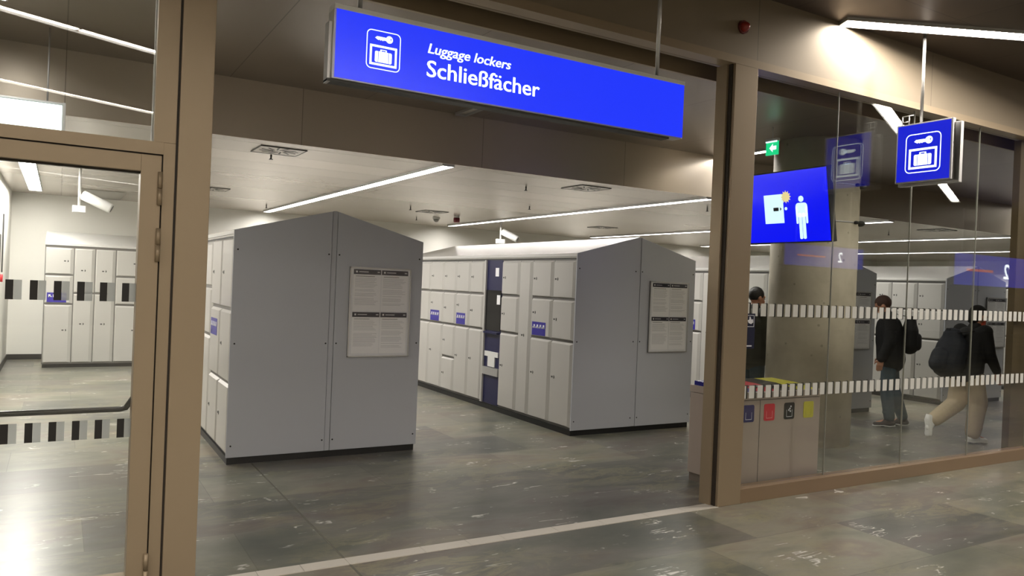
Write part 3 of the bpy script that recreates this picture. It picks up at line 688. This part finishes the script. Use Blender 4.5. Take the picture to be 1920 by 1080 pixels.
# illuminated box seen through the transom
t = thing('illuminated_box', 'white illuminated box hung below the ceiling behind the transom glass', 'light box', (-.66, 6.5, 2.60))
b = MB(); b.box((.0, .02, .0), (.65, .14, .2), M_ALU, .003); b.box((.65, .0, -.01), (.668, .16, .215), M_ALU, .002); b.box((0, 0, .2), (.65, .16, .212), M_ALU); b.build('housing', None, t)
bx('light_panel', (.005, .014, .004), (.645, .02, .196), M_BOXL, t)
for xx in (.12, .55):
    b = MB(); b.tube([(xx, .08, .2), (xx, .08, ZM - 2.6)], .006, M_ALU, 8); b.build('hanger_rod', None, t)

# exit sign
t = thing('exit_sign', 'small green exit sign with a white arrow under a ceiling lamp', 'exit sign', (6.31, 5.52, 3.075))
b = MB(); b.box((-.01, -.078, .14), (.03, .078, .17), M_WHITE, .003); b.tube([(.01, 0, .18), (.01, 0, .3)], .008, M_ALU, 8); b.build('housing', None, t)
fc = bx('sign_panel', (.0, -.075, 0), (.02, .075, .14), M_GREEN_L, t)
b = MB(); T = lambda u, o, z: (-.0005 - o, u, z)
poly(b, [(.03, .07), (-.015, .115), (-.015, .09), (-.06, .09), (-.06, .05), (-.015, .05), (-.015, .025)], T, .001, M_WHITE_L); b.build('arrow', None, fc)
bx('lamp', (-.014, -.07, .128), (-.002, .07, .14), M_WHITE_L, t)

# ------------------------------------------------------------------ ceiling fittings
def vent_proto(label):
    t = thing('ceiling_vent', label, 'air vent', (0, 0, 0), 0, 'square swirl vents in the locker room ceiling')
    b = MB(); b.box((-.215, -.215, -.006), (.215, .215, .0), mat('vent_plate', (196, 190, 182), .35, .3)); b.build('vent_plate', None, t)
    b = MB()
    for a, c in (((-.222, -.222), (.222, -.214)), ((-.222, .214), (.222, .222)), ((-.222, -.222), (-.214, .222)), ((.214, -.222), (.222, .222))): b.box((a[0], a[1], -.009), (c[0], c[1], 0), M_DGREY)
    b.build('vent_rim', None, t)
    b = MB()
    for k in range(12):
        a = 2 * math.pi * k / 12; d = Vector((math.cos(a), math.sin(a), 0)); n = Vector((-d.y, d.x, 0))
        p = d * .055; q = d * .175 + n * .05
        b.prism([p + n * .007 + Vector((0, 0, -.008)), q + n * .011 + Vector((0, 0, -.008)), q - n * .011 + Vector((0, 0, -.008)), p - n * .007 + Vector((0, 0, -.008))], (0, 0, .002), M_BLACK)
    b.build('swirl_slots', None, t); return t
vp = vent_proto('square swirl vent nearest the door frame, left end of the ceiling')
vp.location = (1.83, 7.72, ZI)
for (x, y, l) in ((1.9, 12.0, 'swirl vent farther back beside the left door frame'), (5.56, 7.72, 'square swirl vent above the front of the middle locker block'), (5.65, 12.45, 'swirl vent beside the smoke detector near the back wall'),
                  (9.45, 12.5, 'swirl vent between the two ceiling strips left of the tall post'), (12.92, 7.66, 'swirl vent above the long strips right of the column')):
    c = copy_tree(vp); c.location = (x, y, ZI); c['label'] = l
def sprinkler_proto():
    t = thing('sprinkler_head', 'x', 'sprinkler', (0, 0, 0), 0, 'sprinkler heads on the ceilings')
    b = MB(); b.tube([(0, 0, 0), (0, 0, -.045)], .009, M_DGREY, 8); b.build('stem', None, t)
    b = MB(); b.tube([(0, 0, -.045), (0, 0, -.052)], .02, M_BLACK, 10); b.build('deflector', None, t); return t
sp = sprinkler_proto(); first = True
for (x, y, z, l) in ((1.83, 8.04, ZI, 'small sprinkler just below the leftmost ceiling vent'), (3.14, 14.0, ZI, 'sprinkler at the far end of the left ceiling strip'),
                     (5.03, 11.96, ZI, 'sprinkler right of the long left strip, above the left block gable'), (5.98, 13.9, ZI, 'sprinkler left of the smoke detector'), (4.98, 8.19, ZI, 'sprinkler left of the middle ceiling vent'),
                     (6.28, 10.2, ZI, 'sprinkler above the middle block roof, in front of the strip'), (8.08, 8.2, ZI, 'sprinkler beside the tall bronze post'), (.21, 11.9, ZI, 'sprinkler seen through the glass door'),
                     (10.75, 5.05, ZM, 'larger dark sprinkler at the top right behind the glass'), (9.9, 5.9, ZM, 'dark sprinkler right of the small square sign'), (13.0, 8.6, ZI, 'sprinkler below the far vent right of the column')):
    o = sp if first else copy_tree(sp); first = False; o.location = (x, y, z); o['label'] = l
    if z == ZM: o.scale = (1.4, 1.4, 1.6)
t = thing('smoke_detector', 'grey round smoke detector on the ceiling near the back wall', 'smoke detector', (6.22, 13.5, ZI))
b = MB(); b.tube([(0, 0, 0), (0, 0, -.03)], .07, M_WHITE, 20); b.build('base', None, t)
b = MB(); b.tube([(0, 0, -.03), (0, 0, -.06), (0, 0, -.085)], [.055, .05, .025], mat('detector_grey', (150, 150, 146), .5), 20); b.build('sensor_head', None, t)
t = thing('alarm_sounder', 'dark red alarm sounder on the ceiling beside the smoke detector', 'alarm', (6.36, 12.9, ZI))
b = MB(); b.tube([(0, 0, 0), (0, 0, -.03)], .05, M_WHITE, 18); b.build('base', None, t)
b = MB(); b.tube([(0, 0, -.03), (0, 0, -.1), (0, 0, -.115)], [.06, .06, .045], mat('dark_red', (110, 14, 34), .3), 18); b.build('sounder', None, t)
t = thing('alarm_beacon', 'dark red dome beacon on the bronze header beside the tall post', 'alarm', (4.425, YF - .05, 3.655))
b = MB(); b.tube([(0, 0, 0), (0, -.02, 0)], .05, mat('beacon_base', (96, 30, 26), .4), 20); b.build('base', None, t)
b = MB(); b.ball((0, -.02, 0), (.038, .045, .038), mat('beacon_red', (150, 50, 44), .15), 16); b.build('dome', None, t)
def cctv(loc, label, d, drop, L=.3, s=1.0):
    t = thing('security_camera', label, 'camera', loc, 0, 'cameras hung from the locker room ceiling')
    b = MB(); b.tube([(0, 0, 0), (0, 0, -drop)], .016 * s, M_WHITE, 10); b.build('drop_rod', None, t)
    b = MB(); b.box((-.075 * s, -.05 * s, -drop - .085 * s), (.075 * s, .05 * s, -drop), M_WHITE, .004); b.build('junction_box', None, t)
    d = Vector(d).normalized(); a = Vector((0, 0, -drop + .16 * s)); p0 = a + d * .03; p1 = p0 + d * L
    b = MB(); b.tube([p0, p0 + d * .01, p1 - d * .02, p1], [.045 * s, .062 * s, .066 * s, .06 * s], M_WHITE, 18); bd = b.build('camera_body', None, t)
    b = MB(); b.tube([p1 - d * .005, p1 + d * .004], [.05 * s, .045 * s], M_BLACK, 16); b.build('lens', None, bd)
    b = MB(); b.tube([(0, 0, -drop + .14 * s), p0 + d * .1 - Vector((0, 0, .05))], .014, M_WHITE, 8); b.build('swivel_arm', None, t); return t
cctv((7.6, 13.4, ZI), 'white tube camera above the roof of the middle locker block', (.62, -.62, -.42), .33, .36, 1.05)
cctv((.18, 10.2, ZI), 'white tube camera seen through the glass door', (.7, -.1, -.33), .52, .34, .9)
t = thing('ceiling_hatch', 'grey ceiling hatch plate behind the camera seen through the glass door', 'hatch', (.58, 14.6, ZI))
bx('hatch_plate', (-.32, -.8, -.012), (.32, .8, 0), mat('hatch_grey', (150, 146, 138), .4, .3), t)
# fire call point, conduit and cupboard door on the left wall
t = thing('fire_call_point', 'red round fire call point on the left wall', 'alarm', (XL, 13.1, 1.42))
b = MB(); b.tube([(0, 0, 0), (.04, 0, 0)], .055, mat('call_red', (206, 40, 50), .4), 18); b.build('button', None, t)
t = tag(bx('conduit', (XL, 13.4, 1.5), (XL + .02, 13.425, 2.35), M_DGREY), 'thin dark conduit running down the left wall to the call point', 'conduit')
struct(bx('door_2', (XL, 11.6, 0), (XL + .02, 12.85, 2.03), mat('dark_door', (62, 62, 60), .5)))

# ------------------------------------------------------------------ people
SKIN = mat('skin', (196, 142, 116), .5); 
def remesh(mb, name, vox, m, parent, smooth=3):
    o = mb.build(name, m, None)
    md = o.modifiers.new('r', 'REMESH'); md.mode = 'VOXEL'; md.voxel_size = vox
    ms = o.modifiers.new('s', 'SMOOTH'); ms.factor = .5; ms.iterations = smooth
    me = bpy.data.meshes.new_from_object(o.evaluated_get(bpy.context.evaluated_depsgraph_get())); bpy.data.objects.remove(o)
    me.name = name; me.materials.clear(); me.materials.append(m)
    for p in me.polygons: p.use_smooth = True; p.material_index = 0
    n = bpy.data.objects.new(name, me); COL.objects.link(n); n.parent = parent; return n
def V(*a): return Vector(a)
def hand(mb, wrist, d, side, s=1.0, curl=.5):
    """d = pointing direction (unit), side = thumb direction"""
    d = Vector(d).normalized(); side = Vector(side).normalized(); n = d.cross(side)
    palm = wrist + d * .05 * s
    mb.capsule(wrist, wrist + d * .085 * s, (.036 * s, .017 * s), (.042 * s, .016 * s), None, side)
    base = wrist + d * .088 * s
    for k, (off, L_) in enumerate(((.031, .070), (.011, .080), (-.010, .075), (-.030, .058))):
        a = base + side * off * s; e = d; p = a
        for j in range(3):
            e = (e + n * curl * .35).normalized(); q = p + e * L_ * s * (.45, .32, .25)[j]
            mb.capsule(p, q, .0095 * s, .0085 * s); p = q
    a = wrist + d * .03 * s + side * .032 * s; b_ = a + (d * .6 + side * .75).normalized() * .038 * s; c = b_ + (d + side * .1 + n * .3).normalized() * .032 * s
    mb.capsule(a, b_, .012 * s, .011 * s); mb.capsule(b_, c, .011 * s, .009 * s)
def person(name_label, loc, rz, J, cl, group=None):
    """J: joints in local space (+Y forward, +X right hand side)"""
    t = thing('person', name_label, 'person', loc, rz, group)
    b = MB(); nk, hd = J['neck'], J['head']; up = (hd - nk).normalized(); fwd = J.get('look', V(0, 1, 0)).normalized()
    pe, ch = J['pelvis'], J['chest']
    b.capsule(pe, (pe + ch) / 2, (.15, .105), (.135, .10), None, (1, 0, 0)); b.capsule((pe + ch) / 2, ch, (.135, .10), (.16, .11), None, (1, 0, 0))
    b.capsule(ch, nk - up * .05, (.15, .10), (.07, .06), None, (1, 0, 0)); b.capsule(nk - up * .05, hd - up * .04, .058, .055)
    for s in 'LR':
        b.capsule(ch + (J['sh' + s] - ch) * .3, J['sh' + s], .075, .055); b.capsule(J['sh' + s], J['el' + s], .05, .038); b.capsule(J['el' + s], J['wr' + s], .038, .026)
        b.capsule(J['hip' + s], J['kn' + s], .085, .055); b.capsule(J['kn' + s], J['an' + s], .052, .036)
        f = J['toe' + s] - J['an' + s]; b.capsule(J['an' + s], J['an' + s] + f * .35, .034, .026); b.capsule(J['an' + s] + f * .35, J['an' + s] + f * .9, .026, .018)
        hand(b, J['wr' + s], J['hd' + s], J['th' + s], 1.0, .55)
    # head
    rt = fwd.cross(up).normalized(); f2 = up.cross(rt).normalized(); R_ = Matrix((rt, f2, up)).transposed()
    hp = lambda x, y, z: hd + R_ @ V(x, y, z)
    b.ball(hp(0, -.01, .02), (.076, .095, .10), None, 18, R_); b.capsule(hp(0, .03, -.03), hp(0, .045, -.075), (.055, .05), (.032, .03), None, rt)
    b.capsule(hp(0, .085, .005), hp(0, .108, -.03), .012, .016); b.capsule(hp(-.02, .082, -.055), hp(.02, .082, -.055), .010, .010)
    b.capsule(hp(-.045, .075, .025), hp(.045, .075, .025), .013, .013)
    for sx in (-1, 1): b.ball(hp(sx * .078, -.01, -.01), (.012, .022, .032), None, 10, R_)
    body = remesh(b, 'body', .009, SKIN, t, 2)
    for sx in (-1, 1):
        e = MB(); e.ball(hp(sx * .03, .086, .008), .0115, M_WHITE, 10); eo = e.build('eye', None, t)
        e = MB(); e.ball(hp(sx * .03, .0955, .008), .005, M_BLACK, 8); e.build('pupil', None, eo)
    # hair / hat
    h = MB(); h.ball(hp(0, -.022, .035), (.086, .102, .10), None, 18, R_)
    if 'hood' in cl: h.capsule(hp(0, -.06, -.04), hp(0, -.05, .02), .07, .08)
    hair = remesh(h, cl.get('hair_name', 'hair'), .009, cl['hair'], t)
    # cut the hair away from the face
    bm_ = bmesh.new(); bm_.from_mesh(hair.data)
    inv = R_.transposed(); kill = []
    for v in bm_.verts:
        q = inv @ (v.co - hd)
        if q.y > .055 and q.z < .055: kill.append(v)
        elif q.y > -.005 and q.z < .0: kill.append(v)
        elif q.z < -.055 and 'hood' not in cl: kill.append(v)
    bmesh.ops.delete(bm_, geom=kill, context='VERTS'); bm_.to_mesh(hair.data); bm_.free()
    sm = hair.modifiers.new('th', 'SOLIDIFY'); sm.thickness = .006; sm.offset = -1
    # trousers
    b = MB(); tr = cl['tr_w']
    b.capsule(pe + V(0, 0, .06), pe - V(0, 0, .05), (.165, .12), (.165, .125), None, (1, 0, 0))
    for s in 'LR':
        a, k, n_ = J['hip' + s], J['kn' + s], J['an' + s]
        b.capsule(a, k, .1, .068 * tr); b.capsule(k, k + (n_ - k) * .9, .068 * tr, .056 * tr)
        k2 = k + (n_ - k) * .75; b.ball(k2 + V(.0, .01, 0), (.06 * tr, .06 * tr, .03), None, 10)
    remesh(b, 'trousers', .011, cl['trousers'], t, 2)
    # jacket
    b = MB(); jw = cl.get('jk_w', 1.0); dn = cl.get('hem', .06); ax = (ch - pe).normalized()
    b.capsule(pe - ax * (dn - .06), (pe + ch) / 2, (.19 * jw, .145 * jw), (.185 * jw, .14 * jw), None, (1, 0, 0)); b.capsule((pe + ch) / 2, ch + ax * .04, (.185 * jw, .145 * jw), (.195 * jw, .135 * jw), None, (1, 0, 0))
    b.capsule(ch, nk - up * .06, (.18, .12), (.085, .075), None, (1, 0, 0)); b.capsule(nk - up * .06, nk - up * .0, .078, .072)
    for s in 'LR':
        b.capsule(ch + (J['sh' + s] - ch) * .4, J['sh' + s], .1, .078 * jw); b.capsule(J['sh' + s], J['el' + s], .074 * jw, .06 * jw); b.capsule(J['el' + s], J['wr' + s], .06 * jw, .044 * jw)
    if 'hoodback' in cl: b.ball(nk + V(0, -.09, -.02), (.11, .07, .09), None, 14)
    remesh(b, 'jacket', .011, cl['jacket'], t, 2)
    for s in 'LR':
        an, to = J['an' + s], J['toe' + s]; f = (to - an); fl = V(f.x, f.y, f.z)
        dwn = J.get('sole' + s, V(0, 0, -1)); heel = an + dwn * .045 - f.normalized() * .035
        b = MB(); b.capsule(heel, to + dwn * .012, (.042, .036), (.045, .026), None, f.cross(dwn)); b.capsule(an, an + dwn * .03 + f * .5, .05, .04)
        sh = remesh(b, 'shoe', .008, cl['shoes'], t, 2)
        b = MB(); side = f.cross(dwn).normalized(); b.tube([heel - f.normalized() * .035 + dwn * .03, heel + f * .2 + dwn * .03, (heel + to) / 2 + dwn * .025, to + dwn * .032 + f.normalized() * .0, to + dwn * .03 + f.normalized() * .03], [(.028, .012), (.042, .013), (.042, .013), (.045, .013), (.022, .01)], cl['sole'], 12, side)
        b.build('sole', None, sh)
    return t, hp
def bag(label, loc, rz, size, m, lean=0.0, pocket=True, hpy=0.0):
    t = thing('backpack', label, 'backpack', loc, rz); w_, d_, h_ = size
    c = [V(0, lean * (z - .5) * .0, z * h_) for z in (.05, .3, .6, .85, .97)]
    b = MB(); b.capsule(V(0, 0, h_ * .22), V(0, -lean, h_ * .62), (w_ / 2, d_ / 2), (w_ / 2 * .96, d_ / 2 * .9), None, (1, 0, 0)); b.capsule(V(0, -lean, h_ * .62), V(0, -lean * .9, h_ * .86), (w_ / 2 * .9, d_ / 2 * .85), (w_ / 2 * .6, d_ / 2 * .6), None, (1, 0, 0))
    remesh(b, 'bag_body', .012, m, t, 3)
    if pocket:
        b = MB(); b.capsule(V(0, -d_ * .35, h_ * .22), V(0, -d_ * .38 - lean * .6, h_ * .45), (w_ * .34, d_ * .28), (w_ * .32, d_ * .24), None, (1, 0, 0)); remesh(b, 'front_pocket', .012, m, t, 3)
    for sx in (-1, 1):
        b = MB(); b.tube([(sx * w_ * .25, d_ * .35, h_ * .15), (sx * w_ * .34, d_ * .75, h_ * .35), (sx * w_ * .34, d_ * 1.0 + .03, h_ * .75), (sx * w_ * .28, d_ * .75, h_ * 1.02), (sx * w_ * .22, d_ * .1, h_ * .95)], [(.02, .005)] * 5, M_BLACK, 8, (1, 0, 0)); b.build('strap', None, t)
    b = MB(); b.tube([(-.04, 0, h_ * .96), (-.03, 0, h_ * 1.04), (.03, 0, h_ * 1.04), (.04, 0, h_ * .96)], .007, M_BLACK, 8); b.build('grab_handle', None, t)
    return t
M_JKT = mat('black_jacket_cloth', (24, 24, 26), .8, bump=.3, bscale=30); M_JEAN = mat('blue_denim', (52, 74, 88), .85, bump=.3, bscale=60, var=.25, vscale=5)
M_BEI = mat('beige_cloth', (205, 188, 158), .85, bump=.3, bscale=25); M_OLV = mat('olive_cloth', (66, 66, 56), .85, bump=.3, bscale=25, var=.2)
M_HAIR = mat('brown_hair', (74, 50, 40), .6, bump=.5, bscale=90); M_HAIRB = mat('black_hair', (22, 19, 18), .5, bump=.5, bscale=90)
M_SHW = mat('white_shoe', (245, 245, 242), .5); M_SHD = mat('dark_shoe', (44, 34, 34), .6); M_BAG = mat('black_bag_cloth', (18, 18, 20), .7, bump=.3, bscale=40); M_BAGN = mat('dark_blue_bag_cloth', (28, 32, 42), .7, bump=.3, bscale=30)
def stand(h=1.0, bow=0.0):
    J = dict(pelvis=V(0, 0, .95), chest=V(0, .01 + bow * .3, 1.26), neck=V(0, .03 + bow * .6, 1.47), head=V(0, .06 + bow, 1.60 - bow * .25))
    for s, sx in (('L', -1), ('R', 1)):
        J['sh' + s] = V(sx * .185, .01 + bow * .35, 1.40); J['el' + s] = V(sx * .235, .0 + bow * .3, 1.12); J['wr' + s] = V(sx * .235, .09 + bow * .3, .90)
        J['hd' + s] = V(0, .15, -1); J['th' + s] = V(0, 1, .1); J['hip' + s] = V(sx * .095, 0, .9); J['kn' + s] = V(sx * .1, .015, .50); J['an' + s] = V(sx * .1, -.02, .09); J['toe' + s] = V(sx * .12, .15, .045)
    return {k: v * h if k[:2] not in ('hd', 'th') else v for k, v in J.items()}
imgleft = math.atan2(.508, -.861)   # direction that points left in the picture
# person 2: dark jacket, jeans, facing the lockers
J = stand(.975, .06); J['look'] = V(0, 1, -.45)
J['kn' + 'L'] += V(0, .02, 0); J['toeL'] += V(0, .0, 0); J['anR'] += V(.03, -.16, 0); J['knR'] += V(.02, -.06, 0); J['toeR'] += V(.03, -.16, 0)
P2 = (9.25, 6.02, 0); rz2 = imgleft - math.pi / 2 - .45
t2, _ = person('person in black jacket and blue jeans with a backpack, facing the lockers', P2, rz2, J, dict(hair=M_HAIR, trousers=M_JEAN, tr_w=1.2, jacket=M_JKT, jk_w=1.2, hem=.13, shoes=M_SHD, sole=M_WHITE))
bq = bag('black backpack on the back of the person in blue jeans', (0, 0, 0), 0, (.32, .22, .50), M_BAG, 0.0)
R2 = Matrix.Rotation(rz2, 3, 'Z'); p = R2 @ V(.0, -.21, .94); bq.location = V(*P2) + p; bq.rotation_euler.z = rz2
# person 3: pale trousers, walking to the right
hw = 1.0
J = stand(.94); J['pelvis'] = V(0, -.06, .88); J['chest'] = V(0, -.02, 1.17); J['neck'] = V(0, .03, 1.35); J['head'] = V(0, .07, 1.47); J['look'] = V(0, 1, -.15)
for s, sx in (('L', -1), ('R', 1)): J['sh' + s] = V(sx * .175, .0, 1.30); J['hip' + s] = V(sx * .09, -.05, .84)
J['elR'] = V(.225, .03, 1.04); J['wrR'] = V(.23, .13, .86); J['elL'] = V(-.23, .05, 1.05); J['wrL'] = V(-.22, .17, .88)
J['knR'] = V(.09, .03, .47); J['anR'] = V(.09, -.03, .09); J['toeR'] = V(.10, .135, .05)
J['knL'] = V(-.09, -.10, .44); J['anL'] = V(-.09, -.42, .23); J['toeL'] = V(-.09, -.45, .07); J['soleL'] = V(0, -1, .12)
P3 = (9.24, 5.0, 0); rz3 = math.atan2(-.30, .95) - math.pi / 2
t3, hp3 = person('person in black jacket and pale beige trousers walking to the right', P3, rz3, J, dict(hair=mat('black_hat', (20, 18, 18), .8), hair_name='hood', hood=1, trousers=M_BEI, tr_w=1.5, jacket=M_JKT, jk_w=1.08, hem=.10, shoes=M_SHW, sole=M_SHW))
b = MB(); b.capsule(hp3(0, .045, -.085), hp3(0, .07, -.05), (.062, .05), (.05, .045)); b.capsule(hp3(-.03, .06, -.1), hp3(.03, .06, -.1), .045, .045); remesh(b, 'red_lit_chin', .01, mat('red_lit_skin', (214, 92, 66), .8), t3)  # orange shape over the chin, paints the red light on the face
bq = bag('large rounded dark backpack on the back of the person in pale trousers', (0, 0, 0), 0, (.38, .34, .50), M_BAGN, -.06, True)
R3 = Matrix.Rotation(rz3, 3, 'Z'); bq.location = V(*P3) + R3 @ V(.0, -.33, .80); bq.rotation_euler.z = rz3
# person 1: behind the bins, half hidden by the column
J = stand(.99); J['look'] = V(.2, 1, 0)
P1 = (7.36, 6.62, 0)
J['elR'] = V(.25, .05, 1.1); J['wrR'] = V(.2, .24, 1.08)
t1, _ = person('person in olive and black jacket standing behind the recycling station', P1, imgleft - math.pi / 2 + math.pi + .5, J, dict(hair=M_HAIRB, trousers=M_JEAN, tr_w=1.2, jacket=M_OLV, jk_w=1.3, hem=.12, shoes=M_SHD, sole=M_WHITE))
bq = bag('black backpack on the person behind the recycling station', (0, 0, 0), 0, (.33, .22, .48), M_BAG)
r1 = imgleft - math.pi / 2 + math.pi + .5; bq.location = V(*P1) + Matrix.Rotation(r1, 3, 'Z') @ V(0, -.25, .98); bq.rotation_euler.z = r1

# ------------------------------------------------------------------ display boards hung in the hall (the glass mirrors them)
for (x0, x1, z0, z1, l) in ((12.5, 15.0, 2.25, 2.68, 'smaller blue display board hung in the hall'), (18.5, 21.9, 2.06, 2.82, 'larger blue display board hung in the hall')):
    t = thing('display_board', l, 'display', (x0, -2.0, z0), 0, 'display boards in the hall'); w_, h_ = x1 - x0, z1 - z0
    b = MB(); b.box((-.02, -.12, -.02), (w_ + .02, 0, h_ + .02), M_DGREY); b.build('casing', None, t)
    fc = bx('display_panel', (0, 0, 0), (w_, .003, h_), mat('board_blue', (20, 30, 120), .3, emit=(60, 70, 235), es=.6), t)
    b = MB(); b.box((w_ * .15, .003, h_ * .45), (w_ * .5, .005, h_ * .53), mat('board_red', (200, 90, 90), .4, emit=(255, 120, 110), es=.8)); b.build('red_line', None, fc)
    n_ = text_part('2', 'platform_number', h_ * .7, 0, 0, 0, fc, mat('board_white', (240, 240, 240), .4, emit=(240, 248, 255), es=3.5)); n_.rotation_euler.z = math.pi; n_.location = (w_ * .72, .005, h_ * .28)
    for xx in (.4, w_ - .4):
        b = MB(); b.tube([(xx, -.06, h_ + .02), (xx, -.06, ZO - z0)], .015, M_ALU, 10); b.build('hanger_rod', None, t)
